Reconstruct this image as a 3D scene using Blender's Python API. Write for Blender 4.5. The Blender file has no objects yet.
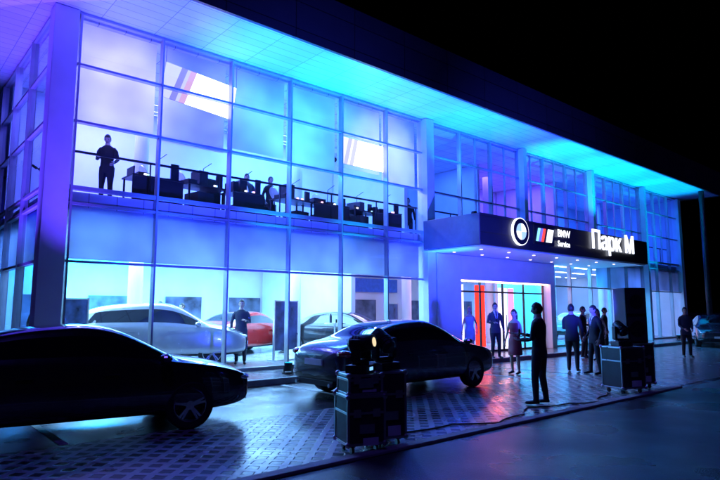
import bpy, math, random
from mathutils import Vector, Matrix
random.seed(3)
D=bpy.data; S=bpy.context.scene; C=S.collection
R=math.radians
# ---------------------------------------------------------------- materials
def newmat(name):
    m=D.materials.new(name); m.use_nodes=True; nt=m.node_tree; nt.nodes.clear()
    out=nt.nodes.new('ShaderNodeOutputMaterial'); return m,nt,out
def mat(name,col,rough=.5,metal=0,var=.15,nscale=6,bump=0,coat=0,emit=None,es=0,spec=.5,rvar=.1,bscale=None):
    m,nt,out=newmat(name); N=nt.nodes; L=nt.links
    p=N.new('ShaderNodeBsdfPrincipled'); L.new(p.outputs[0],out.inputs[0])
    tc=N.new('ShaderNodeTexCoord'); no=N.new('ShaderNodeTexNoise'); no.inputs['Scale'].default_value=nscale
    no.inputs['Detail'].default_value=6; L.new(tc.outputs['Object'],no.inputs['Vector'])
    mr=N.new('ShaderNodeMapRange'); mr.inputs[3].default_value=1-var; mr.inputs[4].default_value=1+var
    mr.inputs[1].default_value=.3; mr.inputs[2].default_value=.7
    L.new(no.outputs[0],mr.inputs[0])
    vm=N.new('ShaderNodeVectorMath'); vm.operation='SCALE'; vm.inputs[0].default_value=col[:3]
    L.new(mr.outputs[0],vm.inputs['Scale']); L.new(vm.outputs[0],p.inputs['Base Color'])
    m2=N.new('ShaderNodeMapRange'); m2.inputs[1].default_value=.3; m2.inputs[2].default_value=.7
    m2.inputs[3].default_value=max(.02,rough-rvar*rough); m2.inputs[4].default_value=min(1,rough+rvar*rough)
    L.new(no.outputs[0],m2.inputs[0]); L.new(m2.outputs[0],p.inputs['Roughness'])
    p.inputs['Metallic'].default_value=metal; p.inputs['Coat Weight'].default_value=coat
    p.inputs['Specular IOR Level'].default_value=spec
    if emit: p.inputs['Emission Color'].default_value=(*emit,1); p.inputs['Emission Strength'].default_value=es
    if bump:
        n2=N.new('ShaderNodeTexNoise'); n2.inputs['Scale'].default_value=bscale or nscale*8; n2.inputs['Detail'].default_value=4
        L.new(tc.outputs['Object'],n2.inputs['Vector'])
        b=N.new('ShaderNodeBump'); b.inputs['Strength'].default_value=bump; b.inputs['Distance'].default_value=.01
        L.new(n2.outputs[0],b.inputs['Height']); L.new(b.outputs[0],p.inputs['Normal'])
    return m
def glass(name,tint=(.85,.9,1),refl=.12):
    m,nt,out=newmat(name); N=nt.nodes; L=nt.links
    t=N.new('ShaderNodeBsdfTransparent'); t.inputs[0].default_value=(*tint,1)
    g=N.new('ShaderNodeBsdfGlossy'); g.inputs['Roughness'].default_value=.02
    tc=N.new('ShaderNodeTexCoord'); no=N.new('ShaderNodeTexNoise'); no.inputs['Scale'].default_value=.8
    L.new(tc.outputs['Object'],no.inputs['Vector']); b=N.new('ShaderNodeBump'); b.inputs['Strength'].default_value=.06
    b.inputs['Distance'].default_value=.05; L.new(no.outputs[0],b.inputs['Height']); L.new(b.outputs[0],g.inputs['Normal'])
    lw=N.new('ShaderNodeLayerWeight'); lw.inputs[0].default_value=.25
    mr=N.new('ShaderNodeMapRange'); mr.inputs[3].default_value=refl; mr.inputs[4].default_value=.6
    L.new(lw.outputs['Fresnel'],mr.inputs[0])
    mx=N.new('ShaderNodeMixShader'); L.new(mr.outputs[0],mx.inputs[0]); L.new(t.outputs[0],mx.inputs[1]); L.new(g.outputs[0],mx.inputs[2])
    L.new(mx.outputs[0],out.inputs[0]); return m
def fabric(name,col,trans=.7,clear=.15):
    m,nt,out=newmat(name); N=nt.nodes; L=nt.links
    d=N.new('ShaderNodeBsdfDiffuse'); t=N.new('ShaderNodeBsdfTranslucent'); c=N.new('ShaderNodeBsdfTransparent')
    tc=N.new('ShaderNodeTexCoord'); no=N.new('ShaderNodeTexNoise'); no.inputs['Scale'].default_value=.7
    L.new(tc.outputs['Object'],no.inputs['Vector'])
    r=N.new('ShaderNodeMapRange'); r.inputs[1].default_value=.3; r.inputs[2].default_value=.7; r.inputs[3].default_value=.68; r.inputs[4].default_value=1.12; L.new(no.outputs[0],r.inputs[0])
    vm=N.new('ShaderNodeVectorMath'); vm.operation='SCALE'; vm.inputs[0].default_value=col; L.new(r.outputs[0],vm.inputs['Scale'])
    L.new(vm.outputs[0],d.inputs[0]); L.new(vm.outputs[0],t.inputs[0])
    a=N.new('ShaderNodeMixShader'); a.inputs[0].default_value=trans; L.new(d.outputs[0],a.inputs[1]); L.new(t.outputs[0],a.inputs[2])
    b=N.new('ShaderNodeMixShader'); b.inputs[0].default_value=clear; L.new(a.outputs[0],b.inputs[1]); L.new(c.outputs[0],b.inputs[2])
    L.new(b.outputs[0],out.inputs[0]); return m
def emis(name,col,s):
    m,nt,out=newmat(name); N=nt.nodes
    e=N.new('ShaderNodeEmission'); e.inputs[0].default_value=(*col,1); e.inputs[1].default_value=s
    nt.links.new(e.outputs[0],out.inputs[0]); return m
def tiled(name,col,gap,sx,sy,gw=.02,rough=.4,axes=(0,1),var=.1,metal=0,bump=.3):
    m,nt,out=newmat(name); N=nt.nodes; L=nt.links
    p=N.new('ShaderNodeBsdfPrincipled'); L.new(p.outputs[0],out.inputs[0])
    tc=N.new('ShaderNodeTexCoord'); sp=N.new('ShaderNodeSeparateXYZ'); L.new(tc.outputs['Object'],sp.inputs[0])
    def M(op,a,b=None,c=None):
        n=N.new('ShaderNodeMath'); n.operation=op
        for i,q in enumerate((a,b,c)):
            if q is None: continue
            if isinstance(q,(int,float)): n.inputs[i].default_value=q
            else: L.new(q,n.inputs[i])
        return n.outputs[0]
    A=M('DIVIDE',sp.outputs[axes[0]],sx); B=M('DIVIDE',sp.outputs[axes[1]],sy)
    fa=M('MULTIPLY',M('FRACT',A),sx); fb=M('MULTIPLY',M('FRACT',B),sy)
    msk=M('MINIMUM',M('GREATER_THAN',fa,gw),M('GREATER_THAN',fb,gw))
    cb=N.new('ShaderNodeCombineXYZ'); L.new(M('FLOOR',A),cb.inputs[0]); L.new(M('FLOOR',B),cb.inputs[1])
    wn=N.new('ShaderNodeTexWhiteNoise'); L.new(cb.outputs[0],wn.inputs[0])
    no=N.new('ShaderNodeTexNoise'); no.inputs['Scale'].default_value=3; no.inputs['Detail'].default_value=6; L.new(tc.outputs['Object'],no.inputs['Vector'])
    v=M('ADD',M('MULTIPLY_ADD',wn.outputs[0],var,1-var),M('MULTIPLY_ADD',no.outputs[0],var,-var/2))
    vm=N.new('ShaderNodeVectorMath'); vm.operation='SCALE'; vm.inputs[0].default_value=col; L.new(v,vm.inputs['Scale'])
    mx=N.new('ShaderNodeMix'); mx.data_type='RGBA'; mx.inputs[6].default_value=(*gap,1); L.new(msk,mx.inputs[0]); L.new(vm.outputs[0],mx.inputs[7])
    L.new(mx.outputs[2],p.inputs['Base Color']); p.inputs['Metallic'].default_value=metal
    L.new(M('MULTIPLY_ADD',no.outputs[0],.25,rough-.12),p.inputs['Roughness'])
    b=N.new('ShaderNodeBump'); b.inputs['Strength'].default_value=bump; b.inputs['Distance'].default_value=.01
    L.new(msk,b.inputs['Height']); L.new(b.outputs[0],p.inputs['Normal'])
    return m
def paver_mat():
    m,nt,out=newmat('grass_paver_concrete'); N=nt.nodes; L=nt.links
    p=N.new('ShaderNodeBsdfPrincipled'); L.new(p.outputs[0],out.inputs[0])
    tc=N.new('ShaderNodeTexCoord'); mp=N.new('ShaderNodeMapping'); mp.inputs['Rotation'].default_value=(0,0,R(45))
    L.new(tc.outputs['Object'],mp.inputs[0])
    sp=N.new('ShaderNodeSeparateXYZ'); L.new(mp.outputs[0],sp.inputs[0])
    def M(op,a,b=None,c=None):
        n=N.new('ShaderNodeMath'); n.operation=op
        for i,q in enumerate((a,b,c)):
            if q is None: continue
            if isinstance(q,(int,float)): n.inputs[i].default_value=q
            else: L.new(q,n.inputs[i])
        return n.outputs[0]
    s=.21
    fx=M('ABSOLUTE',M('SUBTRACT',M('FRACT',M('DIVIDE',sp.outputs[0],s)),.5))
    fy=M('ABSOLUTE',M('SUBTRACT',M('FRACT',M('DIVIDE',sp.outputs[1],s)),.5))
    no=N.new('ShaderNodeTexNoise'); no.inputs['Scale'].default_value=9; no.inputs['Detail'].default_value=8; L.new(tc.outputs['Object'],no.inputs['Vector'])
    big=N.new('ShaderNodeTexNoise'); big.inputs['Scale'].default_value=.9; big.inputs['Detail'].default_value=5; L.new(tc.outputs['Object'],big.inputs['Vector'])
    d=M('ADD',M('MAXIMUM',fx,fy),M('MULTIPLY_ADD',no.outputs[0],.2,-.1))
    mr=N.new('ShaderNodeMapRange'); mr.inputs[1].default_value=.27; mr.inputs[2].default_value=.33; L.new(d,mr.inputs[0])
    v=M('MULTIPLY',M('MULTIPLY_ADD',no.outputs[0],.7,.45),M('MULTIPLY_ADD',big.outputs[0],1.6,.2))
    vm=N.new('ShaderNodeVectorMath'); vm.operation='SCALE'; vm.inputs[0].default_value=(.42,.39,.38); L.new(v,vm.inputs['Scale'])
    mx=N.new('ShaderNodeMix'); mx.data_type='RGBA'; mx.inputs[6].default_value=(.014,.016,.012,1); L.new(mr.outputs[0],mx.inputs[0]); L.new(vm.outputs[0],mx.inputs[7])
    L.new(mx.outputs[2],p.inputs['Base Color']); L.new(M('MULTIPLY_ADD',big.outputs[0],.5,.04),p.inputs['Roughness'])
    h=M('ADD',mr.outputs[0],M('MULTIPLY',no.outputs[0],.3))
    b=N.new('ShaderNodeBump'); b.inputs['Strength'].default_value=.7; b.inputs['Distance'].default_value=.025
    L.new(h,b.inputs['Height']); L.new(b.outputs[0],p.inputs['Normal']); return m

ASPH=mat('asphalt',(.05,.05,.055),.2,var=.4,nscale=1.3,bump=.22,bscale=90,rvar=.7,spec=.9)
ROAD=mat('road_asphalt',(.06,.058,.065),.34,var=.45,nscale=.7,bump=.8,bscale=70,rvar=.5)
PAVER=paver_mat()
SLAB=tiled('paving_slabs',(.26,.24,.24),(.05,.05,.05),.4,.4,.012,.22,var=.35)
KERB=mat('kerb_concrete',(.3,.3,.29),.7,var=.25,nscale=4,bump=.4)
FRAME=mat('aluminium_frame',(.42,.42,.44),.35,.3,var=.06)
WHITE=mat('white_cladding',(.78,.78,.8),.35,var=.05,nscale=2)
WALL=mat('interior_wall_paint',(.75,.75,.77),.6,var=.1,nscale=.8)
CEIL=tiled('ceiling_tiles',(.75,.75,.77),(.3,.3,.3),.6,.6,.02,.6,var=.06)
FLOOR=tiled('showroom_floor_tile',(.5,.5,.52),(.2,.2,.2),.6,.6,.008,.15,var=.1)
SOFFIT=tiled('soffit_panels',(.7,.7,.72),(.25,.25,.27),1.2,.3,.014,.35,var=.1,bump=.5)
FASCIA=tiled('dark_fascia_panels',(.06,.06,.065),(.01,.01,.01),1.85,.7,.02,.35,axes=(0,2),var=.2)
CANOPY=tiled('canopy_dark_cladding',(.03,.03,.035),(.006,.006,.006),1.5,.5,.015,.35,axes=(0,2),var=.2)
CANSIDE_LIT=mat('canopy_side_lit_cladding',(.11,.1,.12),.4,var=.1)  # paler than the front: wash light on this side is in the colour
GLASS=glass('facade_glass',(.88,.92,1),.06)
GLASSD=glass('tinted_glass',(.5,.6,.9),.12)
SPAN=fabric('frosted_spandrel_glass',(.62,.66,.85),.65,.04)
HAZE=fabric('haze_sheet_fabric',(.82,.82,.86),.7,.12)
BLACK=mat('black_plastic',(.018,.018,.02),.4,var=.2,bump=.2)
DMETAL=mat('dark_metal',(.05,.05,.055),.35,.6,var=.2)
ALU=mat('brushed_aluminium',(.6,.6,.6),.3,.9,var=.1)
RUB=mat('tyre_rubber',(.02,.02,.02),.8,var=.2,bump=.3)
CGLASS=mat('car_window_glass',(.008,.008,.012),.04,0,var=.1,coat=1,spec=.8)
RIM=mat('alloy_rim',(.5,.5,.52),.25,.9,var=.05)
LENS=mat('headlamp_lens',(.6,.62,.65),.08,.4,var=.1,coat=1)
TAIL=mat('tail_lamp_lens',(.35,.01,.01),.15,0,var=.1,coat=1)
PLATE=mat('number_plate',(.7,.7,.68),.4,var=.1)
# ---------------------------------------------------------------- mesh builder
def empty(name,loc=(0,0,0),rz=0):
    o=D.objects.new(name,None); o.location=loc; o.rotation_euler=(0,0,rz); o.empty_display_size=.3; C.objects.link(o); return o
class MB:
    def __init__(s): s.v=[];s.f=[];s.m=[]
    def add(s,vs,fs,mi=0,M=None):
        b=len(s.v)
        for p in vs:
            p=Vector(p); s.v.append(M@p if M else p)
        for f in fs: s.f.append([b+i for i in f]); s.m.append(mi)
        return s
    def box(s,x0,x1,y0,y1,z0,z1,mi=0,M=None):
        return s.add([(x0,y0,z0),(x1,y0,z0),(x1,y1,z0),(x0,y1,z0),(x0,y0,z1),(x1,y0,z1),(x1,y1,z1),(x0,y1,z1)],
              [(0,3,2,1),(4,5,6,7),(0,1,5,4),(1,2,6,5),(2,3,7,6),(3,0,4,7)],mi,M)
    def rings(s,rs,mi=0,M=None,cap=True):
        n=len(rs[0]); vs=[p for r in rs for p in r]; fs=[]
        for i in range(len(rs)-1):
            for j in range(n):
                k=(j+1)%n; fs.append((i*n+j,i*n+k,(i+1)*n+k,(i+1)*n+j))
        if cap: fs.append(tuple(range(n))[::-1]); fs.append(tuple((len(rs)-1)*n+j for j in range(n)))
        return s.add(vs,fs,mi,M)
    def tube(s,pts,rad,n=10,mi=0,M=None,flat=1,up=None):
        pts=[Vector(p) for p in pts]; rs=[]
        for i,p in enumerate(pts):
            t=(pts[min(i+1,len(pts)-1)]-pts[max(i-1,0)]).normalized()
            u=Vector(up) if up else (Vector((0,0,1)) if abs(t.z)<.9 else Vector((0,1,0)))
            a=t.cross(u).normalized(); b=a.cross(t).normalized(); r=rad[i] if hasattr(rad,'__len__') else rad
            rs.append([p+a*r*math.cos(2*math.pi*j/n)+b*r*flat*math.sin(2*math.pi*j/n) for j in range(n)])
        return s.rings(rs,mi,M)
    def ell(s,c,r,n=14,k=9,mi=0,M=None):
        rs=[]
        for i in range(k):
            a=math.pi*(i+.35)/(k-.3); 
            rs.append([(c[0]+r[0]*math.sin(a)*math.cos(2*math.pi*j/n),c[1]+r[1]*math.sin(a)*math.sin(2*math.pi*j/n),c[2]-r[2]*math.cos(a)) for j in range(n)])
        return s.rings(rs,mi,M)
    def ob(s,name,mats,parent=None,smooth=False,bevel=0,loc=(0,0,0),rz=0):
        me=D.meshes.new(name); me.from_pydata([tuple(p) for p in s.v],[],s.f)
        for m in (mats if isinstance(mats,(list,tuple)) else [mats]): me.materials.append(m)
        me.polygons.foreach_set('material_index',s.m); me.update()
        if smooth: me.polygons.foreach_set('use_smooth',[True]*len(me.polygons))
        o=D.objects.new(name,me); o.location=loc; o.rotation_euler=(0,0,rz); C.objects.link(o)
        if parent: o.parent=parent
        if bevel:
            b=o.modifiers.new('bevel','BEVEL'); b.width=bevel; b.segments=2; b.limit_method='ANGLE'
        return o
def B(name,x0,x1,y0,y1,z0,z1,m,parent=None,bevel=0): return MB().box(x0,x1,y0,y1,z0,z1).ob(name,m,parent,bevel=bevel)
def bake(o,name):
    dg=bpy.context.evaluated_depsgraph_get(); me=D.meshes.new_from_object(o.evaluated_get(dg),depsgraph=dg)
    me.name=name; return me
# ---------------------------------------------------------------- world / camera
w=D.worlds.new('World'); S.world=w; w.use_nodes=True; nt=w.node_tree
bg=nt.nodes['Background']; sk=nt.nodes.new('ShaderNodeTexSky'); sk.sky_type='NISHITA'; sk.sun_disc=False
sk.sun_elevation=R(-6); sk.sun_rotation=R(200); nt.links.new(sk.outputs[0],bg.inputs[0]); bg.inputs[1].default_value=.03
S.view_settings.view_transform='Standard'; S.view_settings.look='None'; S.view_settings.exposure=0
cd=D.cameras.new('camera'); cam=D.objects.new('camera',cd); C.objects.link(cam); S.camera=cam
cd.sensor_width=36; cd.lens=28.7; cd.clip_end=2000; cam.location=(0,0,1.65); cam.rotation_euler=(R(97),0,R(-40.9))
def light(name,kind,loc,power,col,target=None,size=1,size_y=None,angle=40,blend=.5,parent=None,spread=None):
    l=D.lights.new(name,kind); l.energy=power; l.color=col; o=D.objects.new(name,l); o.location=loc; C.objects.link(o)
    if kind=='AREA':
        l.shape='RECTANGLE'; l.size=size; l.size_y=size_y or size
        if spread: l.spread=R(spread)
    if kind=='SPOT': l.spot_size=R(angle); l.spot_blend=blend; l.shadow_soft_size=size
    if kind=='POINT': l.shadow_soft_size=size
    d=(Vector(target)-Vector(loc)) if target else Vector((0,0,-1))
    o.rotation_euler=d.to_track_quat('-Z','Y').to_euler()
    if parent: o.parent=parent
    return o
sun=light('added_blue_fill','SUN',(0,0,30),.24,(.12,.07,1),target=(10,14,0)); sun.data.angle=R(4)  # added blue fill that tints the road and lifts the roof edge
# ---------------------------------------------------------------- ground
MB().add([(-400,-400,0),(500,-400,0),(500,500,0),(-400,500,0)],[(0,1,2,3)]).ob('ground',ASPH)
MB().add([(-120,-3.5,.004),(200,-3.5,.004),(200,4.98,.004),(-120,4.98,.004)],[(0,1,2,3)]).ob('road',ROAD)
MB().box(-60,13.5,5.0,5.16,0,.04).box(17.5,80,5.0,5.16,0,.04).ob('kerb',KERB,bevel=.01)
MB().add([(-60,5.165,.006),(14.2,5.165,.006),(14.2,7.9,.006),(-60,7.9,.006)],[(0,1,2,3)]).ob('paver_parking_strip',PAVER)
MB().add([(14.2,5.165,.006),(45,5.165,.006),(45,11.19,.006),(14.2,11.19,.006)],[(0,1,2,3)]).ob('entrance_paving',SLAB)
MB().box(-10,45,11.35,13.0,0,.12).ob('pavement',SLAB)
MB().box(-10,45,11.2,11.345,0,.13).ob('pavement_kerb',KERB,bevel=.01)
pl=MB()
for x in (2.0,7.2,12.4): pl.box(x,x+.1,7.95,11.0,.001,.006,M=None)
pl.ob('parking_line',mat('road_paint',(.5,.5,.5),.6,var=.5,nscale=8))
# ---------------------------------------------------------------- building
bd=empty('car_dealership_building',(0,0,0))
Y=13.1; X0=2.75; X1=36.2; T=8.2
Z=[.18,2.68,3.92,4.26,5.72,7.0,T-.04]
vert=[3.2+1.85*i for i in range(19)]; vert=[v for v in vert if v<X1]
fr=MB(); hw=.022
for v in vert:
    if 13.8<v<21.9:
        if v>14.2: fr.box(v-hw,v+hw,Y-.08,Y+.1,3.95,T-.05)
    else: fr.box(v-hw,v+hw,Y-.08,Y+.1,.12,T-.05)
for z in Z:
    h=.026 if z not in (4.26,) else .045
    if z<3.5: 
        fr.box(3.16,14.1,Y-.05,Y+.08,z-h,z+h); fr.box(21.9,X1,Y-.05,Y+.08,z-h,z+h)
    else: fr.box(3.16,X1,Y-.05,Y+.08,z-h,z+h)
ys=[Y+.35+1.85*i for i in range(11)]
for y in ys: fr.box(X0-.08,X0+.1,y-hw,y+hw,.12,T-.05)
for z in Z: fr.box(X0-.05,X0+.08,Y+.3,33,z-.03,z+.03)
fr.ob('window_frames',FRAME,bd)
g=MB()
for i,v in enumerate(vert[:-1]):
    if v>14.5: g.box(v+.91,v+.935,Y-.03,Y+.05,4.3,T-.08)
g.ob('intermediate_glazing_bars',FRAME,bd)
MB().add([(3.16,Y,.15),(14.1,Y,.15),(14.1,Y,T-.05),(3.16,Y,T-.05)],[(0,1,2,3)]).add([(14.1,Y,3.9),(21.9,Y,3.9),(21.9,Y,T-.05),(14.1,Y,T-.05)],[(0,1,2,3)])\
  .add([(21.9,Y,.15),(X1,Y,.15),(X1,Y,T-.05),(21.9,Y,T-.05)],[(0,1,2,3)]).ob('facade_glazing',GLASS,bd)
MB().add([(X0,Y+.3,.15),(X0,33,.15),(X0,33,T-.05),(X0,Y+.3,T-.05)],[(0,1,2,3)]).ob('side_glazing',GLASSD,bd)
MB().box(X0-.1,3.14,Y-.12,Y+.3,.1,T-.02).ob('corner_column',WHITE,bd,bevel=.01)
pc=MB()
pc.box(14.12,14.5,Y-.25,Y+.2,.1,T-.02)
for x in (19.9,25.5,31.1): pc.box(x-.12,x+.12,Y-.34,Y-.09,4.62 if x<26 else .12,T-.02)
pc.box(35.9,36.3,Y-.2,Y+.2,.1,T-.02)
pc.ob('facade_pilasters',WHITE,bd,bevel=.01)
MB().box(3.2,14.0,Y+.07,Y+.11,2.74,3.86).box(26.2,X1-.2,Y+.07,Y+.11,2.74,3.86).ob('spandrel_panels',SPAN,bd)
MB().box(X0+.06,X0+.1,Y+.35,33,2.74,3.86).ob('side_spandrel_panels',SPAN,bd)
bl=MB()  # added translucent sheets stand in for lit haze on the upper glass
drops=[5.78,5.72,5.9,5.85,6.0,5.75]
for i in range(6):
    a=vert[i]+.05; b=(vert[i+1] if i<5 else 14.1)-.05
    bl.box(a,b,Y+.26,Y+.266,drops[i],T-.07)
bl.ob('haze_sheets',HAZE,bd)
B('ground_floor_slab',X0+.12,X1-.1,Y+.12,24,0,.16,FLOOR,bd)
B('facade_plinth',3.15,14.11,Y-.1,Y+.11,.0,.145,KERB,bd)
B('upper_floor_slab',X0+.12,X1-.1,Y+.13,24,3.78,4.2,CEIL,bd)
B('upper_ceiling',X0+.12,X1-.1,Y+.13,24,T-.1,T-.03,CEIL,bd)
B('ground_back_wall',X0+.12,X1,22.5,22.7,.16,3.77,WALL,bd)
B('upper_back_wall',X0+.12,X1,18.6,18.8,4.2,T-.11,WALL,bd)
B('end_wall',X1-.09,X1+.1,Y+.21,24,0,T-.02,WALL,bd)
B('back_wall',X0,X1,33.1,33.3,0,T,WALL,bd)
B('stair_core_wall',13.6,13.8,16.2,22.4,.16,3.77,WALL,bd)
B('display_wall',22.3,26.6,16.0,16.15,.16,3.77,WALL,bd)
MB().box(14.6,14.75,14.4,18.55,4.2,T-.11).box(20.2,20.35,15.4,18.55,4.2,T-.11).box(26,26.15,15.0,18.55,4.2,T-.11).ob('upper_partitions',WALL,bd)
B('roof_deck',X0-2.1,X1+.6,Y-2.1,33.5,T+.12,T+1.0,FASCIA,bd)
MB().box(X0-2.15,X1+.6,Y-2.1,Y+.4,T,T+.1).box(X0-2.15,X0+.3,Y+.4,33.5,T,T+.1).ob('roof_soffit',SOFFIT,bd)
MB().box(X0-2.25,X1+.7,Y-2.2,Y-2.11,T-.03,T+1.35).box(X0-2.25,X0-2.16,Y-2.11,33.5,T-.03,T+1.35).box(X1+.61,X1+.7,Y-2.11,33.5,T-.03,T+1.35).ob('roof_fascia',FASCIA,bd)
ic=MB()
for x in (5.9,11.4,16.9,22.5,28,33.5):
    for y in (16.6,):
        for z0,z1 in ((.16,3.78),(4.2,T-.1)): ic.tube([(x,y,z0),(x,y,z1)],.2,20)
ic.ob('interior_columns',WALL,bd,smooth=False)
lum=MB()
for x in [4.2+1.9*i for i in range(17)]:
    for y in (14.6,16.8,19.4): lum.box(x,x+1.15,y,y+.14,3.755,3.778)
lum.ob('ceiling_luminaires',emis('luminaire_white',(.6,.85,1),10),bd)
bw=MB()
for i,x in enumerate([4.0,6.3,9.2,12.0,15,19,23,27,31]): bw.box(x,x+1.5,22.38,22.47,.9,2.2)
bw.ob('wall_graphic_panels',mat('wall_graphics',(.12,.13,.2),.4,var=.8,nscale=1.5),bd)
MB().box(15.5,22,22.3,22.4,2.6,3.3).ob('blue_wall_band',mat('blue_band',(.05,.15,.6),.4),bd)
bal=MB()
for v in vert: bal.box(v-.015,v+.015,Y+.45,Y+.48,4.2,5.15)
bal.box(3.2,X1-.2,Y+.44,Y+.49,5.15,5.2)
bal.ob('upper_balustrade',DMETAL,bd)
tr=MB()
for yy,zz in ((15.9,7.3),(16.2,7.3),(16.05,7.56)): tr.tube([(3.3,yy,zz),(14,yy,zz)],.025,8)
for i in range(27):
    a=3.4+i*.4; tr.tube([(a,15.9,7.3),(a+.2,16.05,7.56)],.01,5).tube([(a+.2,16.05,7.56),(a+.4,16.2,7.3)],.01,5)
tr.ob('lighting_truss',ALU,bd)
# canopy
cx0,cx1,cy0=13.9,25.6,10.55
MB().box(cx0+.05,cx1,cy0,Y-.4,3.62,4.6).ob('canopy_box',CANOPY,bd,bevel=.01)
B('canopy_side_panel',cx0,cx0+.045,cy0+.02,Y-.26,3.64,4.58,CANSIDE_LIT,bd)
B('canopy_soffit',cx0+.1,cx1-.1,cy0+.1,Y-.1,3.58,3.617,WHITE,bd)
dl=MB()
for x in [14.8+1.5*i for i in range(7)]:
    for y in (11.2,12.3): dl.tube([(x,y,3.568),(x,y,3.58)],.05,12)
dl.ob('canopy_downlights',emis('downlight_warm',(.8,.6,1),4),bd)
po=MB(); po.box(14.52,15.75,Y-.3,Y+.15,.12,3.57).box(15.75,21.5,Y-.3,Y+.15,2.72,3.57).box(21.5,21.85,Y-.3,Y+.15,.12,3.57)
po.ob('entrance_portal',WHITE,bd,bevel=.01)
B('entrance_light_strip',15.8,21.45,Y-.2,Y-.1,2.68,2.717,emis('strip_warm',(1,.66,.3),8),bd)
dr=MB()
for x in (15.8,17.2,18.6,20.0,21.42): dr.box(x-.03,x+.03,Y,Y+.06,.13,2.68)
dr.box(15.8,21.42,Y,Y+.06,2.3,2.36).box(15.8,21.42,Y,Y+.06,.13,.2)
for x in (18.5,18.7): dr.tube([(x,Y-.05,.8),(x,Y-.05,1.5)],.015,8)
dr.ob('entrance_door_frames',DMETAL,bd)
MB().add([(15.8,Y+.03,.15),(21.4,Y+.03,.15),(21.4,Y+.03,2.68),(15.8,Y+.03,2.68)],[(0,1,2,3)]).ob('entrance_door_glass',GLASS,bd)
vs=MB(); 
vs.box(17.3,17.6,14.9,15.0,.16,2.7,0).box(18.0,18.45,14.9,15.0,.16,2.7,1).box(19.3,19.85,14.9,15.0,.16,2.7,2).box(18.7,19.1,15.6,15.7,.16,2.7,3).box(20.5,21.0,14.6,14.7,.16,2.6,1).box(21.2,21.5,14.6,14.7,.16,2.6,0)
vs.ob('glowing_lobby_walls',[emis('panel_pink',(1,.3,.6),2),emis('panel_white',(.85,.75,1),2.4),emis('panel_red',(1,.03,.02),3),emis('panel_orange',(1,.2,.03),2.5)],bd)  # red and pink light on the lobby walls put in as emission
MB().box(33.2,33.5,14.3,14.4,.16,1.5,0).box(34.2,34.5,14.3,14.4,.16,1.6,1).ob('side_entrance_lit_panels',[emis('panel_orange_b',(1,.25,.04),2),emis('panel_red_b',(1,.05,.05),2)],bd)
# ---- sign on the canopy
sg=empty('dealership_sign',(0,0,0))
SW=emis('sign_letter_white',(.8,.84,1),2.2)
def text(s,x,z,size,m,name,parent,y=cy0-.06,ext=.025):
    cu=D.curves.new(name,'FONT'); cu.body=s; cu.size=size; cu.extrude=ext; cu.offset=.004
    o=D.objects.new(name,cu); o.location=(x,y,z); o.rotation_euler=(R(90),0,0); C.objects.link(o); cu.materials.append(m); o.parent=parent; return o
text('Парк М',20.6,3.98,1.0,SW,'sign_letters',sg)
text('BMW',18.2,4.22,.36,SW,'small_letters',sg,ext=.005); text('Service',18.2,3.88,.28,SW,'small_letters_b',sg,ext=.005)
em=MB(); cxm,czm=15.95,4.18
def disc(mb,r,y0,y1,mi,a0=0,a1=360,n=32):
    pts=[]
    k=max(3,int(n*(a1-a0)/360))
    full=(a1-a0)==360
    for i in range(k if full else k+1): a=R(a0+(a1-a0)*i/k); pts.append((cxm+r*math.cos(a),czm+r*math.sin(a)))
    if not full: pts.append((cxm,czm))
    mb.rings([[(x,y0,z) for x,z in pts],[(x,y1,z) for x,z in pts]],mi)
disc(em,.45,cy0-.08,cy0-.004,0); disc(em,.42,cy0-.09,cy0-.081,1)
for k in range(4): disc(em,.27,cy0-.1,cy0-.091,2 if k%2 else 0,90*k,90*k+90)
em.ob('round_emblem',[SW,BLACK,emis('emblem_blue',(.3,.5,1),1.5)],sg)
st=MB()
st.box(16.75,17.95,cy0-.06,cy0-.004,3.85,4.5,3)
sh=Matrix(((1,0,.35,0),(0,1,0,0),(0,0,1,0),(0,0,0,1)))
for i in range(3): st.box(15.45+i*.16,15.58+i*.16,cy0-.075,cy0-.062,3.95,4.4,i,sh)
st.box(16.05,16.4,cy0-.075,cy0-.062,3.95,4.4,4,sh)
st.ob('striped_badge_panel',[emis('stripe_light_blue',(.2,.6,1),2),emis('stripe_dark_blue',(.1,.1,.7),2),emis('stripe_red',(1,.05,.05),2),BLACK,SW],sg)
# ---- hanging projection screens between glass and haze sheets
def screen(x0,x1,l0,l1,r0,r1,sk):
    o=MB()
    for dy,fl,mi in ((.14,1,0),(.155,-1,1)): o.add([(x0-sk,Y+dy,l0),(x1-sk,Y+dy,r0),(x1,Y+dy,r1),(x0,Y+dy,l1)],[(0,1,2,3)[::fl]],mi)
    for x,z in ((x0,l1),(x1,r1)): o.tube([(x,Y+.147,z-.01),(x,Y+.147,T-.1)],.006,6,1)
    return o
def screen_mat(name,cols):
    m,nt,out=newmat(name); N=nt.nodes; L=nt.links
    tc=N.new('ShaderNodeTexCoord'); sp=N.new('ShaderNodeSeparateXYZ'); L.new(tc.outputs['Generated'],sp.inputs[0])
    a=N.new('ShaderNodeMath'); a.operation='MULTIPLY_ADD'; L.new(sp.outputs[2],a.inputs[0]); a.inputs[1].default_value=-.25; L.new(sp.outputs[0],a.inputs[2])
    r=N.new('ShaderNodeValToRGB'); r.color_ramp.interpolation='CONSTANT'; e=r.color_ramp.elements
    e[0].position=0; e[0].color=cols[0]; e[1].position=.08; e[1].color=cols[1]
    for p,c in zip((.16,.2,.28),cols[2:]): q=e.new(p); q.color=c
    L.new(a.outputs[0],r.inputs[0]); em=N.new('ShaderNodeEmission'); em.inputs[1].default_value=2.6
    L.new(r.outputs[0],em.inputs[0]); L.new(em.outputs[0],out.inputs[0]); return m
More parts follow.
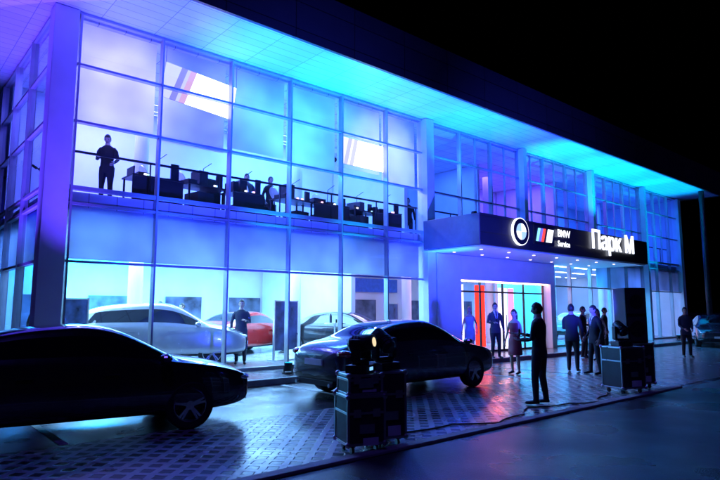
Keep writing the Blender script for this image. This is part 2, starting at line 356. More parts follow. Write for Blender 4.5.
screen(5.2,7.12,6.8,7.7,6.62,7.52,.12).ob('projection_screen',[screen_mat('projection_picture_a',[(.32,.33,.42,1),(.13,.13,.4,1),(.3,.3,.42,1),(.34,.2,.36,1),(.92,.95,1,1)]),BLACK])
screen(10.7,12.55,6.1,6.95,6.08,6.93,.05).ob('projection_screen',[screen_mat('projection_picture_b',[(.5,.5,.6,1),(.3,.3,.5,1),(.6,.6,.8,1),(.35,.35,.5,1),(.92,.95,1,1)]),BLACK])
MB().tube([(34.6,11.2,0),(34.6,11.2,T-.03)],.14,16).ob('roof_support_column',DMETAL,bd,smooth=True)
# ---------------------------------------------------------------- lights
for x,c,p in ((5.0,(.28,.62,1),1150),(10.5,(.25,.6,1),1150),(17,(.35,.3,1),240),(24.3,(.0,.5,1),600),(30.5,(.08,.3,1),800)):
    y=17.4 if x!=24.3 else 14.9
    light('showroom_ceiling_light','AREA',(x,y,3.7),p,c,size=4,size_y=5 if x!=24.3 else 1.5,parent=bd)
for x,c,p in ((5,(.16,.18,1),850),(11,(.07,.24,1),900),(17.5,(.03,.13,1),330),(23.5,(.12,.07,1),330),(31,(.02,.1,1),500)):  # added blue fill for the upper rooms, not actual ceiling fittings
    light('upper_fill_light','AREA',(x,16.4,T-.15),p,c,size=3.5,size_y=2,parent=bd)
for x,tx,tz,c,p in ((4.6,4.0,6.9,(.35,.3,1),1300),(7.2,8.6,6.6,(.0,.22,1),1700),(9.0,10.0,6.9,(.02,.42,1),1200),(12.6,12.6,6.4,(.4,.38,1),1700)):  # unseen lamps added to throw coloured patches on the upper window sheets
    d=(Vector((tx,Y,tz))-Vector((x,16.05,7.1))).normalized(); c0=Vector((x,16.05,7.1))
    MB().tube([c0-d*.15,c0+d*.12],[.07,.09],14).box(x-.02,x+.02,16.03,16.07,7.15,7.32).ob('added_lamp_body',BLACK,bd)
    light('added_lamp_beam','SPOT',tuple(c0+d*.14),p,c,target=(tx,Y,tz),size=.1,angle=85,blend=1,parent=bd)
light('lobby_red_light','POINT',(19.3,14.3,2.4),60,(1,.05,.05),size=.1,parent=bd)
light('added_lobby_spill','SPOT',(18.8,13.6,2.9),500,(1,.16,.1),target=(15.5,9.5,0),size=.1,angle=80,blend=.9,parent=bd)  # added spot that casts red onto the paving outside
light('side_showroom_light','AREA',(6,21,3.7),1300,(.0,.42,1),size=4,size_y=3,parent=bd)
light('side_upper_light','AREA',(6,27,T-.2),350,(.04,.04,1),size=4,size_y=6,parent=bd)
def uplight(x,y,z,tx,ty,col,p,ang=38):
    e=empty('led_uplight',(x,y,z))
    d=(Vector((tx,ty,8))-Vector((x,y,z+.16))).normalized(); c=Vector((0,0,.16))
    MB().box(-.12,.12,-.1,.1,0,.03).box(-.13,-.11,-.02,.02,.03,.2).box(.11,.13,-.02,.02,.03,.2).tube([c-d*.1,c+d*.1],.1,16).ob('uplight_body',BLACK,e)
    MB().tube([c+d*.1,c+d*.106],.085,16).ob('uplight_lens',emis('led_lens',col,4),e)
    light('uplight_beam','SPOT',tuple(c+d*.12),p,col,target=tuple(c+d*3),size=.06,angle=ang,blend=.8,parent=e)
CY=(.0,.4,1); BL=(.005,.06,1); PU=(.09,.04,1)
for x,c,p,tx in ((3.6,PU,5000,2.6),(5.4,BL,9000,5.5),(8.0,CY,6000,8.4),(10.8,CY,6000,11.4),(13.2,BL,9000,14.4)):
    uplight(x,11.9,.13,tx,12.0,c,p,48)
uplight(1.3,14.2,0.0,1.9,14.6,PU,6500,60)  # unseen lamp added to brighten the column's left face and corner soffit
for x,c,p in ((15,CY,1500),(18,BL,2600),(21,CY,2100),(24.4,CY,1900)):
    uplight(x,11.6,4.6,x+.8,12.0,c,p,85)
for x,c,p in ((28,CY,8000),(32,CY,7500)): uplight(x,11.9,.13,x+.3,12.0,c,p,46)
# ---------------------------------------------------------------- stage lighting / flight cases
CASE=mat('flight_case_laminate',(.03,.03,.034),.45,var=.25,bump=.15)
def flight_case(x,y,z,w,d,h,rz,casters=True):
    e=empty('flight_case',(x,y,z),rz); z0=.1 if casters else 0
    MB().box(-w/2+.008,w/2-.008,-d/2+.008,d/2-.008,z0+.008,h-.008).ob('case_panels',CASE,e)
    a=MB(); t=.028
    for sx in (-1,1):
        for sy in (-1,1): a.box(sx*w/2-(t if sx>0 else 0),sx*w/2+(0 if sx>0 else t),sy*d/2-(t if sy>0 else 0),sy*d/2+(0 if sy>0 else t),z0,h)
    for zz in (z0,h-t,h*.68):
        for sy in (-1,1): a.box(-w/2+t,w/2-t,sy*d/2-(t if sy>0 else 0),sy*d/2+(0 if sy>0 else t),zz,zz+t)
        for sx in (-1,1): a.box(sx*w/2-(t if sx>0 else 0),sx*w/2+(0 if sx>0 else t),-d/2+t,d/2-t,zz,zz+t)
    a.ob('aluminium_edges',ALU,e,bevel=.003)
    b=MB()
    for sx in (-1,1):
        for sy in (-1,1):
            for zz in (z0,h): b.ell((sx*(w/2-.012),sy*(d/2-.012),zz+(.015 if zz==z0 else -.015)),(.035,.035,.035),10,7)
    for sx in (-.25,.25):
        b.box(sx*w-.045,sx*w+.045,-d/2-.012,-d/2+.004,h*.68-.03,h*.68+.06)
    b.box(-.09,.09,-d/2-.015,-d/2+.004,h*.36,h*.36+.1)
    b.ob('corners_and_latches',ALU,e,smooth=False)
    if casters:
        c=MB()
        for sx in (-1,1):
            for sy in (-1,1):
                px,py=sx*(w/2-.09),sy*(d/2-.09); c.tube([(px-.015,py,.04),(px+.015,py,.04)],.04,14); c.box(px-.03,px+.03,py-.03,py+.03,.075,z0+.006)
        c.ob('casters',BLACK,e)
    MB().box(-w*.1,w*.3,-d/2-.001,-d/2+.007,h*.15,h*.28).ob('case_label',PLATE,e)
    return e
def moving_head(x,y,z,rz,tilt,col,s=1.0,power=0,target=None,em=25):
    e=empty('moving_head_light',(x,y,z),rz); e.scale=(s,s,s)
    MB().box(-.2,.2,-.17,.17,.0,.12).box(-.12,.12,-.1,.1,.12,.15).ob('base',BLACK,e,bevel=.015)
    y_=MB(); y_.box(-.2,.2,-.05,.05,.15,.2).box(-.22,-.15,-.07,.07,.17,.5).box(.15,.22,-.07,.07,.17,.5); y_.ob('yoke',BLACK,e,bevel=.015)
    d=Vector((0,-math.cos(tilt),math.sin(tilt))); c=Vector((0,0,.43))
    MB().tube([c-d*.2,c-d*.15,c-d*.02,c+d*.12,c+d*.2,c+d*.22],[.07,.12,.135,.13,.12,.115],20).ob('lamp_head',BLACK,e,smooth=False)
    for q in (-.1,-.05,0.0): MB().tube([c+d*q,c+d*(q+.012)],.142,20).ob('cooling_ring',DMETAL,e)
    MB().tube([c+d*.2,c+d*.224],.07,20).ob('lens',emis('moving_head_lens',col,em),e)
    MB().box(-.06,.06,-.175,-.168,.04,.09).ob('display',emis('display_blue',(.2,.5,1),1.5),e)
    if power:
        hp=Vector((x,y,z+.43*s)); t=Vector(target)
        light('moving_head_beam','SPOT',tuple(hp+(t-hp).normalized()*.35),power,col,target=target,size=.08,angle=75,blend=1)
rzc=R(-20)
flight_case(4.62,5.34,.006,.48,.48,.66,rzc)
flight_case(4.62,5.34,.666,.44,.42,.24,rzc,False)
flight_case(5.08,5.42,.006,.42,.5,.9,rzc)
moving_head(4.64,5.34,.906,R(25),R(8),(1,.75,.45),.8,em=1.1)
moving_head(5.1,5.42,.906,R(180),R(35),(.03,.05,1),.8,7000,(8,13,5.2),em=6)
flight_case(11.85,5.5,.006,.62,.55,.92,rzc)
flight_case(12.75,5.7,.006,.6,.6,.95,rzc)
moving_head(11.85,5.5,.926,R(150),R(35),(.03,.05,1),.8,7000,(17,13,5.5),em=8)
sp=empty('loudspeaker',(12.75,5.7,.956),R(-35))
MB().box(-.24,.24,-.24,.24,0,1.18).ob('cabinet',BLACK,sp,bevel=.02)
MB().box(-.21,.21,-.252,-.243,.04,.56).box(-.21,.21,-.252,-.243,.62,1.14).ob('grille',mat('speaker_grille',(.05,.05,.05),.6,bump=1,bscale=200),sp)
MB().tube([(0,-.26,.3),(0,-.254,.3)],.17,24).tube([(0,-.26,.88),(0,-.254,.88)],.15,24).ob('driver_rings',DMETAL,sp)
cb=MB(); pts=[(5.4+i*.3,5.45+.18*math.sin(i*.7)+.08*math.sin(i*1.9),.02) for i in range(21)]
cb.tube(pts,.012,6); cb.ob('power_cable',BLACK,smooth=True)
# ---------------------------------------------------------------- cars
SED=[(-2.38,.60,.42,.74,.45,.80),(-2.30,.80,.30,.88,.62,.98),(-1.90,.88,.22,.97,.68,1.075),(-1.55,.90,.2,.98,.66,1.11),(-1.25,.90,.2,.97,.61,1.27),
(-.85,.90,.2,.965,.575,1.42),(-.12,.90,.2,.95,.58,1.46),(-.02,.90,.2,.95,.58,1.46),(.45,.90,.2,.94,.57,1.42),(1.15,.90,.2,.93,.68,1.02),(1.3,.90,.2,.92,.68,.975),(1.85,.88,.22,.84,.62,.89),(2.22,.80,.26,.72,.54,.78),(2.36,.62,.36,.62,.42,.66)]
SUV=[(-2.30,.60,.45,.84,.5,1.0),(-2.24,.80,.36,1.0,.62,1.15),(-2.05,.90,.28,1.06,.64,1.32),(-1.80,.92,.26,1.07,.62,1.5),(-1.55,.93,.26,1.07,.6,1.6),
(-.85,.93,.26,1.06,.61,1.68),(-.12,.93,.26,1.05,.62,1.7),(-.02,.93,.26,1.05,.62,1.7),(.45,.93,.26,1.04,.61,1.65),(1.15,.93,.26,1.04,.7,1.18),(1.3,.92,.26,1.03,.7,1.13),(1.85,.9,.28,.95,.66,1.05),(2.2,.82,.32,.84,.58,.92),(2.32,.64,.42,.72,.46,.78)]
def car(name,x,y,rz,paint,T=SED,z=0,lights=None):
    e=empty(name,(x,y,z),rz); tall=T is SUV
    def sec(t):
        X,w,zl,zb,yt,ztp=t; P=[(0,zl),(.8*w,zl),(.97*w,zl+.07),(w,zl+.3*(zb-zl)),(w*.995,zl+.72*(zb-zl)),(.955*w,zb)]
        a=Vector((.955*w,zb)); b=Vector((yt,ztp-.025))
        for k in (.1,.86): q=a.lerp(b,k); P.append((q.x,q.y))
        P+= [(yt,ztp-.025),(yt*.62,ztp),(0,ztp+.008)]
        full=[(X,p[0],p[1]) for p in P]+[(X,-p[0],p[1]) for p in P[-2:0:-1]]
        return full
    rs=[sec(t) for t in T]; n=len(rs[0]); mb=MB(); mb.rings(rs,0)
    k=0
    for i in range(len(rs)-1):
        for j in range(n):
            jj=j if j<10 else n-1-j
            side = jj==6; top= jj in (8,9)
            g=False
            if side and 4<=i<=8: g=True
            if tall and side and 3<=i<=3: g=True
            if top and (i in (3,4) or i==8) and not tall: g=True
            if top and tall and (i in (2,3) or i==8): g=True
            if g: mb.m[k]=1
            elif jj in (0,1): mb.m[k]=2
            k+=1
    mats=[paint,CGLASS,BLACK]
    o=mb.ob('tmp',mats); s=o.modifiers.new('s','SUBSURF'); s.levels=2; s.render_levels=2
    cut=[]
    wr=.335 if not tall else .37; wx=(-1.42,1.38)
    for cxw in wx:
        for sy in (-1,1):
            c=MB().tube([(cxw,sy*.60,wr),(cxw,sy*1.1,wr)],wr+.045,32,2).ob('cut',mats); cut.append(c)
            bm=o.modifiers.new('b','BOOLEAN'); bm.object=c; bm.operation='DIFFERENCE'; bm.solver='EXACT'
    me=bake(o,'car_body'); D.objects.remove(o)
    for c in cut: D.objects.remove(c)
    me.polygons.foreach_set('use_smooth',[p.area<.05 for p in me.polygons])
    b=D.objects.new('body',me); C.objects.link(b); b.parent=e
    b.modifiers.new('es','EDGE_SPLIT').split_angle=R(40)
    wm=MB(); R0=wr; prof=[(.66*R0,-.10),(.9*R0,-.112),(R0*.985,-.09),(R0,-.05),(R0,.05),(R0*.985,.09),(.9*R0,.112),(.66*R0,.10)]
    nseg=40; rr=[[(r*math.cos(2*math.pi*a/nseg),yy,r*math.sin(2*math.pi*a/nseg)) for a in range(nseg)] for r,yy in prof]; wm.rings(rr,0,cap=False)
    rr=[[(r*math.cos(2*math.pi*a/nseg),yy,r*math.sin(2*math.pi*a/nseg)) for a in range(nseg)] for r,yy in ((.68*R0,-.10),(.64*R0,-.105),(.62*R0,-.06),(.6*R0,.06),(.64*R0,.105),(.68*R0,.1))]; wm.rings(rr,1,cap=False)
    wm.tube([(0,.0,0),(0,.01,0)],.6*R0,32,2)
    for q in range(5):
        for dq in (-7,7):
            M=Matrix.Rotation(R(72*q+dq),4,'Y'); wm.add([(-.02,-.095,.05),(.02,-.095,.05),(.014,-.1,.63*R0),(-.014,-.1,.63*R0),(-.02,-.05,.05),(.02,-.05,.05),(.014,-.07,.63*R0),(-.014,-.07,.63*R0)],[(0,1,2,3),(7,6,5,4),(0,4,5,1),(1,5,6,2),(2,6,7,3),(3,7,4,0)],1,M)
    wm.tube([(0,-.1,0),(0,-.04,0)],.06,16,1)
    wobj=wm.ob('wheel_1',[RUB,RIM,BLACK],e,smooth=False,loc=(wx[0],-.79,R0))
    for i,(a,sy) in enumerate(((wx[1],-1),(wx[0],1),(wx[1],1))):
        o2=D.objects.new('wheel_%d'%(i+2),wobj.data); o2.location=(a,sy*.79,R0); o2.rotation_euler=(0,R(20*i),math.pi if sy>0 else 0); C.objects.link(o2); o2.parent=e
    dz=.0 if not tall else .13
    d=MB()
    for sy in (-1,1):
        d.ell((2.08,sy*.62,.66+dz),(.24,.17,.075),16,9,0)
        d.ell((-2.2,sy*.68,.86+dz),(.14,.17,.075),16,9,1)
        d.box(2.24,2.37,sy*.17-.13,sy*.17+.13,.52+dz,.66+dz,2)
        d.ell((1.0,sy*1.0,1.0+dz),(.09,.1,.065),12,8,3); d.box(.97,1.04,sy*.86-.08,sy*.86+.08,.95+dz,.98+dz,2)
        for hx in (.25,-.75): d.box(hx,hx+.18,sy*.9-.012-(.0),sy*.9+.012,.80+dz,.825+dz,3)
    d.box(2.2,2.36,-.42,.42,.3+dz,.42+dz,2); d.box(2.355,2.385,-.26,.26,.42+dz,.51+dz,4)
    d.box(-2.4,-2.37,-.26,.26,.64+dz,.75+dz,4); d.box(-2.36,-2.25,-.55,.55,.27+dz,.37+dz,2)
    for sy in (-1,1): d.tube([(-2.42,sy*.5,.3),(-2.2,sy*.5,.3)],.035,12,5)
    d.ob('trim',[LENS,TAIL,BLACK,paint,PLATE,ALU],e,smooth=False,bevel=.004)
    return e
P_BLACK=mat('car_paint_black',(.03,.03,.036),.2,.4,var=.1,coat=1)
P_GREY=mat('car_paint_dark_grey',(.11,.11,.125),.25,.6,var=.08,coat=1)
P_WHITE=mat('car_paint_silver',(.45,.45,.47),.25,.4,var=.04,coat=1)
P_RED=mat('car_paint_red',(.5,.02,.02),.25,.2,var=.05,coat=1)
car('parked_car',2.4,8.9,R(-10),P_BLACK)
car('parked_car',8.9,8.9,R(1),P_GREY)
car('parked_car',30.8,9.9,R(205),P_GREY)
car('parked_car',38.5,11.5,R(190),P_BLACK)
car('display_car',6.3,15.7,R(-24),P_WHITE,SUV,.16)
car('display_car',10.6,18.6,R(25),P_RED,SED,.16)
car('display_car',13.0,15.9,R(-60),P_BLACK,SED,.16)
car('display_car',29.5,16,R(10),P_WHITE,SED,.16)
# ---------------------------------------------------------------- people
SKIN=mat('skin',(.5,.32,.24),.5,var=.08); HAIRD=mat('hair_dark',(.03,.02,.015),.5,var=.3,nscale=40,bump=.4); HAIRB=mat('hair_blond',(.3,.2,.1),.5,var=.3,nscale=40,bump=.4)
SUIT=mat('suit_dark',(.018,.018,.022),.8,var=.2,nscale=30,bump=.3); SUIT2=mat('suit_grey',(.05,.05,.06),.8,var=.2,nscale=30,bump=.3)
SHIRT=mat('shirt_white',(.7,.7,.72),.7,var=.06); SHOE=mat('shoe_leather',(.012,.01,.01),.3); LIP=mat('lips',(.3,.1,.09),.5); EYE=mat('eye_dark',(.02,.015,.01),.15)
DRED=mat('dress_red',(.25,.02,.04),.6,var=.15); DBLK=mat('dress_black',(.02,.018,.022),.6,var=.2); DBLUE=mat('dress_light',(.4,.45,.6),.6,var=.1)
JEAN=mat('trousers_dark',(.03,.035,.06),.8,var=.2,nscale=30)
def ik(a,b,l1,l2,pole):
    a=Vector(a);b=Vector(b);d=b-a;Ln=min(d.length,l1+l2-.002);u=d.normalized();b2=a+u*Ln
    q=(l1*l1-l2*l2+Ln*Ln)/(2*Ln);h=math.sqrt(max(l1*l1-q*q,0));p=Vector(pole);p=(p-u*p.dot(u)).normalized()
    return a+u*q+p*h,b2
def person(name,x,y,rz,H=1.78,z=0,top=SUIT,bot=SUIT,hair=HAIRD,female=False,skirt=None,bare=False,wl=None,wr=None,feet=None,turn=0,nod=0,lean=0,hold=None,shirt=True):
    s=H/1.78; F=.86 if female else 1.0
    def LN(p): p=Vector(p); k=max(0,p.z-.9); return Vector((p.x,p.y+lean*k,p.z))
    b=MB(); n=20
    TR=[(.80,.175,.125),(.90,.182,.13),(1.0,.162,.118),(1.12,.152,.112),(1.25,.172,.122),(1.36,.19,.122),(1.43,.18,.105),(1.475,.12,.085),(1.51,.066,.066),(1.58,.056,.06)]
    if female: TR=[(.80,.19,.135),(.90,.187,.13),(1.0,.155,.112),(1.10,.135,.1),(1.25,.155,.125),(1.36,.17,.115),(1.43,.155,.095),(1.475,.1,.075),(1.51,.054,.056),(1.58,.048,.052)]
    if skirt: TR=[(skirt,.2,.17),(skirt+.1,.205,.17)]+TR
    b.rings([[LN((rx*math.cos(2*math.pi*j/n),ry*math.sin(2*math.pi*j/n),zz)) for j in range(n)] for zz,rx,ry in TR])
    feet=feet or [(-.11,.02),(.11,-.02)]
    for i,sx in enumerate((-1,1)):
        hip=Vector((sx*.088,0,.9)); ank=Vector((feet[i][0],feet[i][1],.09))
        kn,ank=ik(hip,ank,.41,.405,(sx*.1,1,0))
        r=[.1,.094,.066,.062,.05] if not skirt else [.09,.08,.052,.052,.034]
        b.tube([hip+Vector((0,0,.05)),hip.lerp(kn,.35),kn,kn.lerp(ank,.4),ank],r,12,up=(0,1,0))
        b.tube([ank+Vector((0,-.06,-.045)),ank+Vector((0,0,-.035)),ank+Vector((sx*.01,.1,-.05)),ank+Vector((sx*.02,.17,-.058)),ank+Vector((sx*.02,.2,-.062))],[.03,.046,.046,.04,.02],10,flat=.8,up=(0,0,1))
        b.tube([ank,ank+Vector((0,0,-.05))],[.045,.04],10)
    wts=[wl or (-.27,.05,.90),wr or (.27,.05,.90)]; arms=[]
    for i,sx in enumerate((-1,1)):
        sh=LN((sx*.185*F,0,1.41)); w_=Vector(wts[i]); el,w2=ik(sh,w_,.285,.26,(sx*.5,-1,-.3))
        ra=[.058,.056,.045,.042,.033] if not bare else [.05,.044,.036,.034,.026]
        b.tube([sh+Vector((-sx*.05,0,.015)),sh.lerp(el,.25),el,el.lerp(w2,.35),w2],[q*(F if female else 1) for q in ra],12,up=(0,1,0)); arms.append((sh,el,w2,sx))
    t=b.ob('tmp',[top]); rm=t.modifiers.new('r','REMESH'); rm.mode='VOXEL'; rm.voxel_size=.015
    sm=t.modifiers.new('s','SMOOTH'); sm.factor=.5; sm.iterations=3
    me=bake(t,'t'); D.objects.remove(t)
    o=MB(); o.v=[v.co.copy() for v in me.vertices]; o.f=[list(p.vertices) for p in me.polygons]
    def dseg(p,a,c):
        d=c-a; k=max(0,min(1,(p-a).dot(d)/d.length_squared)); return (p-a-d*k).length
    for p in me.polygons:
        c=p.center; da=min(min(dseg(c,a[0],a[1]),dseg(c,a[1],a[2])) for a in arms)
        isarm=da<.062 and abs(c.x)>.12 or (da<.05)
        if isarm: mi=3 if bare else 0
        elif c.z>1.50: mi=3
        elif c.z<.085: mi=2
        elif skirt and c.z<skirt+.01: mi=3
        elif not skirt and c.z<.80: mi=1
        else:
            mi=0
            if shirt and c.y-lean*max(0,c.z-.9)>.04 and c.z>1.16 and abs(c.x)<(c.z-1.16)*.24: mi=5
            if shirt and c.y>.04 and c.z>1.16 and abs(c.x)<.017+.006*(1.5-c.z): mi=2
            if female and c.z>1.40: mi=3
        o.m.append(mi)
    for sh,el,w2,sx in arms:
        d=(w2-el).normalized(); side=Vector((0,1,0)); side=(side-d*side.dot(d))
        if side.length<.3: side=Vector((0,0,1))-d*d.z
        side.normalize(); nrm=d.cross(side)*1; 
        if nrm.x*sx>0: nrm=-nrm
        P=lambda a,bb,c_: w2+d*a+side*bb+nrm*c_
        o.tube([P(-.03,0,0),P(.02,0,0),P(.06,0,0),P(.095,0,.004)],[.026,.034,.041,.038],10,3,flat=.42,up=nrm)
        for k,(off,ln) in enumerate(((.028,.07),(.01,.078),(-.01,.072),(-.028,.055))):
            o.tube([P(.085,off,0),P(.085+ln*.45,off*1.08,.008),P(.085+ln*.78,off*1.1,.025),P(.085+ln*.95,off*1.1,.045)],[.0095,.009,.008,.006],7,3)
        o.tube([P(.02,.028,.0),P(.045,.05,.012),P(.075,.058,.025),P(.095,.056,.035)],[.013,.012,.01,.007],7,3)
        if hold and sx==hold:
            q=P(.11,0,.035); M=Matrix.Translation(q); o.box(-.036,.036,-.005,.005,-.03,.11,2,M)
    hc=LN((0,.015,1.655)); Mh=Matrix.Translation(hc)@Matrix.Rotation(turn,4,'Z')@Matrix.Rotation(-nod,4,'X')
    nl,nk=28,22
    def hd(th,ph,off=0):
        dx,dy,dz=math.sin(th)*math.sin(ph),math.sin(th)*math.cos(ph),math.cos(th)
        lo=max(0,-dz); wx=.076*(1-.38*lo**1.5); wy=.097*(1-.18*lo)
        yy=dy*wy; 
        if dy<0 and lo>0: yy*=1-.35*lo
        xx=dx*wx; zz=dz*.122
        if dy>0:
            yy+=.024*math.exp(-(xx/.011)**2-((zz+.022)/.02)**2)+.008*math.exp(-(xx/.01)**2-((zz-.0)/.02)**2)
            yy-=.009*(math.exp(-((abs(xx)-.032)/.014)**2-((zz-.005)/.012)**2))
            yy+=.006*math.exp(-(xx/.022)**2-((zz+.06)/.01)**2)+.008*math.exp(-(xx/.02)**2-((zz+.1)/.015)**2)
        return Vector((xx,yy,zz))*(1+off)
    vs=[];fs=[];mm=[]
    for a in range(nk+1):
        for c in range(nl): vs.append(hd(math.pi*(a+.02)/(nk+.04),2*math.pi*c/nl))
    for a in range(nk):
        for c in range(nl):
            c2=(c+1)%nl; fs.append((a*nl+c,(a+1)*nl+c,(a+1)*nl+c2,a*nl+c2)); ce=(vs[fs[-1][0]]+vs[fs[-1][2]])/2
            mm.append(6 if ce.y>.06 and abs(ce.z+.06)<.008 and abs(ce.x)<.024 else 3)
    o.add(vs,fs,3,Mh); o.m[-len(mm):]=mm
    for sx in (-1,1):
        o.ell((sx*.031,.078,.004),(.012,.009,.007),8,6,7,Mh); o.ell((sx*.077,-.005,-.005),(.01,.02,.032),8,6,3,Mh)
        o.box(sx*.031-.016,sx*.031+.016,.084,.091,.022,.028,4,Mh)
    vs=[];fs=[]
    for a in range(nk+1):
        for c in range(nl):
            p=hd(math.pi*(a+.02)/(nk+.04),2*math.pi*c/nl,.09+.03*math.sin(c*2.1+a))
            if p.y>.05: p.y=.05+(p.y-.05)*.7 if p.z<.06 else p.y
            vs.append(p)
    for a in range(nk):
        for c in range(nl):
            c2=(c+1)%nl; ce=(vs[a*nl+c]+vs[(a+1)*nl+c2])/2
            lim=.055 if ce.y>.045 else (.0 if ce.y>0 else (-.075 if not female else -.2))
            if ce.z>lim: fs.append((a*nl+c,(a+1)*nl+c,(a+1)*nl+c2,a*nl+c2))
    o.add(vs,fs,4,Mh)
    if female: o.rings([[(rx*math.cos(2*math.pi*j/14),-.055+ry*math.sin(2*math.pi*j/14),zz) for j in range(14)] for zz,rx,ry in ((.05,.07,.05),(-.05,.082,.05),(-.14,.085,.045),(-.2,.06,.03))],4,Mh)
    ob=o.ob(name,[top,bot,SHOE,SKIN,hair,SHIRT,LIP,EYE],None,smooth=True,loc=(x,y,z),rz=rz); ob.scale=(s,s,s); return ob
person('man_in_suit',9.2,5.75,R(12),1.78,.008,wl=(-.14,.28,1.12),wr=(.16,.3,1.2),hold=1,turn=R(8),nod=R(8),feet=[(-.13,.04),(.15,-.04)])
person('woman_in_dress',13.1,8.9,R(95),1.68,.0,top=DRED,bot=DRED,female=True,skirt=.52,bare=True,wl=(-.1,.24,1.12),hair=HAIRD,shirt=False)
person('man_in_suit',15.7,11.4,R(150),1.78,.12,top=SUIT2,wr=(.15,.25,1.15))
person('woman_in_dress',15.9,12.6,R(120),1.66,.12,top=DBLUE,bot=DBLUE,female=True,skirt=.55,bare=True,hair=HAIRB,shirt=False)
person('man_in_suit',14.75,8.2,R(-70),1.82,.006,wl=(-.1,.26,1.15))
person('man_in_suit',14.55,7.45,R(60),1.78,.006,wr=(.22,.12,.95),feet=[(-.12,-.05),(.13,.08)])
person('man_in_suit',19.3,10.3,R(190),1.78,.006,wl=(-.1,.26,1.15))
person('woman_in_dress',18.6,9.4,R(100),1.7,.006,top=DBLK,bot=DBLK,female=True,skirt=.5,bare=True,hair=HAIRD,shirt=False)
person('man_in_suit',21.5,10.6,R(200),1.75,.006)
person('standing_man',22.2,8.0,R(130),1.76,.006,top=JEAN,bot=SUIT,wl=(-.15,.2,.98),wr=(.12,.22,1.0),shirt=False)
person('woman_in_dress',25.0,10.8,R(220),1.68,.006,top=DRED,bot=DRED,female=True,skirt=.5,bare=True,hair=HAIRD,shirt=False)
person('showroom_visitor',8.2,14.6,R(150),1.8,.16,top=JEAN,bot=SUIT,shirt=False,wl=(-.12,.28,1.2))
person('showroom_visitor',7.4,18.5,R(200),1.78,.16)
person('showroom_visitor',8.3,18.8,R(100),1.74,.16,top=SUIT2)
person('showroom_visitor',3.9,18.5,R(170),1.78,.16)
person('showroom_visitor',12.0,17.8,R(170),1.76,.16,top=SUIT2)
person('showroom_visitor',24.0,15.0,R(180),1.76,.16,top=SUIT)
person('musician',4.3,14.4,R(150),1.72,4.2,top=SUIT,wl=(-.22,.28,1.0),wr=(.12,.3,1.15),lean=.08,nod=R(20),shirt=False)
person('guest',9.0,15.9,R(160),1.78,4.2,top=SUIT2,bot=SUIT,shirt=False)
person('guest',9.75,15.7,R(190),1.76,4.2,top=SUIT,wl=(-.1,.26,1.15),shirt=False)
person('guest',15.6,15.2,R(150),1.74,4.2,top=SUIT,shirt=False)
person('guest',3.6,17.0,R(90),1.78,4.2,top=SUIT,wr=(.2,.4,1.35))
for i,(x,wd) in enumerate(((5.3,1.3),(6.6,1.2),(7.9,1.0),(9.5,1.2),(10.8,1.4),(12.2,1.1),(13.2,1.1))):
    e=empty('equipment_table',(x,14.05+random.uniform(-.1,.2),4.2),R(random.uniform(-15,15)))
    t=MB(); t.box(-wd/2,wd/2,-.35,.35,.66,.7)
    if i%2==0: t.box(-wd/2+.01,wd/2-.01,-.345,-.335,.06,.655)
    for sx in (-1,1):
        for sy in (-1,1): t.box(sx*(wd/2-.05)-.02,sx*(wd/2-.05)+.02,sy*.3-.02,sy*.3+.02,0,.66)
    a=random.uniform(-.45,0); t.box(wd*a,wd*(a+.42),-.3,.3,.02,random.uniform(.35,.6))
    t.ob('table',BLACK,e)
    k=MB(); h=random.uniform(.78,1.0); a=random.uniform(-.45,-.1)
    k.box(-wd*.45,wd*a,-.25,.2,.7,h).box(wd*(a+.08),wd*(a+.3),-.2,.2,.7,random.uniform(.8,1.15)).tube([(wd*.3,0,.7),(wd*.3,0,.76)],.15,20).box(wd*.26,wd*.42,-.28,-.22,.7,random.uniform(.9,1.15))
    k.tube([(wd*.1,.1,.7),(wd*.12,.1,1.25),(wd*.12+.15,-.05,1.4)],.012,6)
    k.ob('console',DMETAL,e,bevel=.01)
    for q in range(2):
        lx=random.uniform(-.4,.4)*wd; MB().box(lx-.03,lx+.03,-.33,-.29,.7,.75).ob('status_lamp',emis('status_lamp',random.choice([(.3,.6,1),(1,.5,.8),(1,1,1)]),3),e)
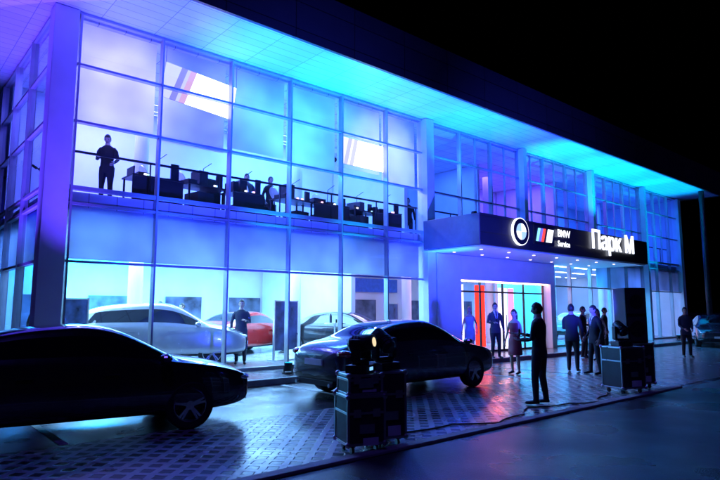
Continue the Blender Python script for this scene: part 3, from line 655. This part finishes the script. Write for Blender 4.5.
for x in (5.9,8.9,11.6):
    e=empty('drum_kit',(x,14.9,4.2)); k=MB()
    k.tube([(0,-.2,.28),(0,.2,.28)],.28,24,0).tube([(-.35,0,.35),(-.35,0,.62)],.17,20,0).tube([(.35,0,.3),(.35,0,.65)],.2,20,0).tube([(.1,.1,.6),(.1,.1,.8)],.14,20,0)
    for sx in (-.5,.55): k.tube([(sx,.1,0),(sx,.1,1.05)],.012,6,1).tube([(sx,.1,1.05),(sx+.02,.1,1.06)],.22,20,1)
    k.ob('drums_and_cymbals',[DMETAL,ALU],e)
for x in (7.2,12.6):
    e=empty('loudspeaker',(x,14.8,4.2),R(10)); MB().box(-.22,.22,-.2,.2,0,1.1).ob('cabinet',BLACK,e,bevel=.02); MB().tube([(0,-.21,.3),(0,-.203,.3)],.16,20).tube([(0,-.21,.75),(0,-.203,.75)],.12,20).ob('drivers',DMETAL,e)
PM=mat('poster_print',(.05,.08,.2),.3,var=.8,nscale=3)
for x,y in ((9.9,14.9),(3.8,15.2),(16.4,17.0)):
    e=empty('poster_stand',(x,y,.16),R(15)); MB().box(-.5,.5,-.02,.02,.3,1.75,0).ob('poster',PM,e)
    MB().box(-.54,-.5,-.03,.03,0,1.8).box(.5,.54,-.03,.03,0,1.8).box(-.5,.5,-.03,.03,1.75,1.79).box(-.6,.6,-.18,.18,0,.03).ob('frame',ALU,e)
for x,y in ((7.6,16.9),(11.9,15.0)):
    e=empty('bar_table',(x,y,.16)); MB().tube([(0,0,0),(0,0,.02)],.25,24).tube([(0,0,.02),(0,0,1.05)],.03,12).tube([(0,0,1.05),(0,0,1.08)],.35,28).ob('table',WHITE,e)
    MB().tube([(.1,.05,1.08),(.1,.05,1.2)],.03,10).tube([(-.1,.1,1.08),(-.1,.1,1.3),(-.1,.1,1.38)],[.04,.04,.015],10).ob('bottle_and_glass',DMETAL,e)
e=empty('information_display',(33.4,9.0,0)); MB().box(-.06,.06,-.06,.06,0,3.4).box(-.45,.45,-.1,.1,3.4,4.1).ob('post_and_housing',DMETAL,e,bevel=.01)
MB().box(-.4,.4,-.112,-.103,3.45,4.05).ob('screen',emis('info_screen',(.05,.25,1),1.6),e)
e=empty('reception_desk',(19.5,18,.16)); MB().box(-1.6,1.6,-.3,.3,0,1.0).box(-1.7,1.7,-.36,.34,1.0,1.06).ob('desk',WHITE,e,bevel=.02)
print('objects',len(D.objects))
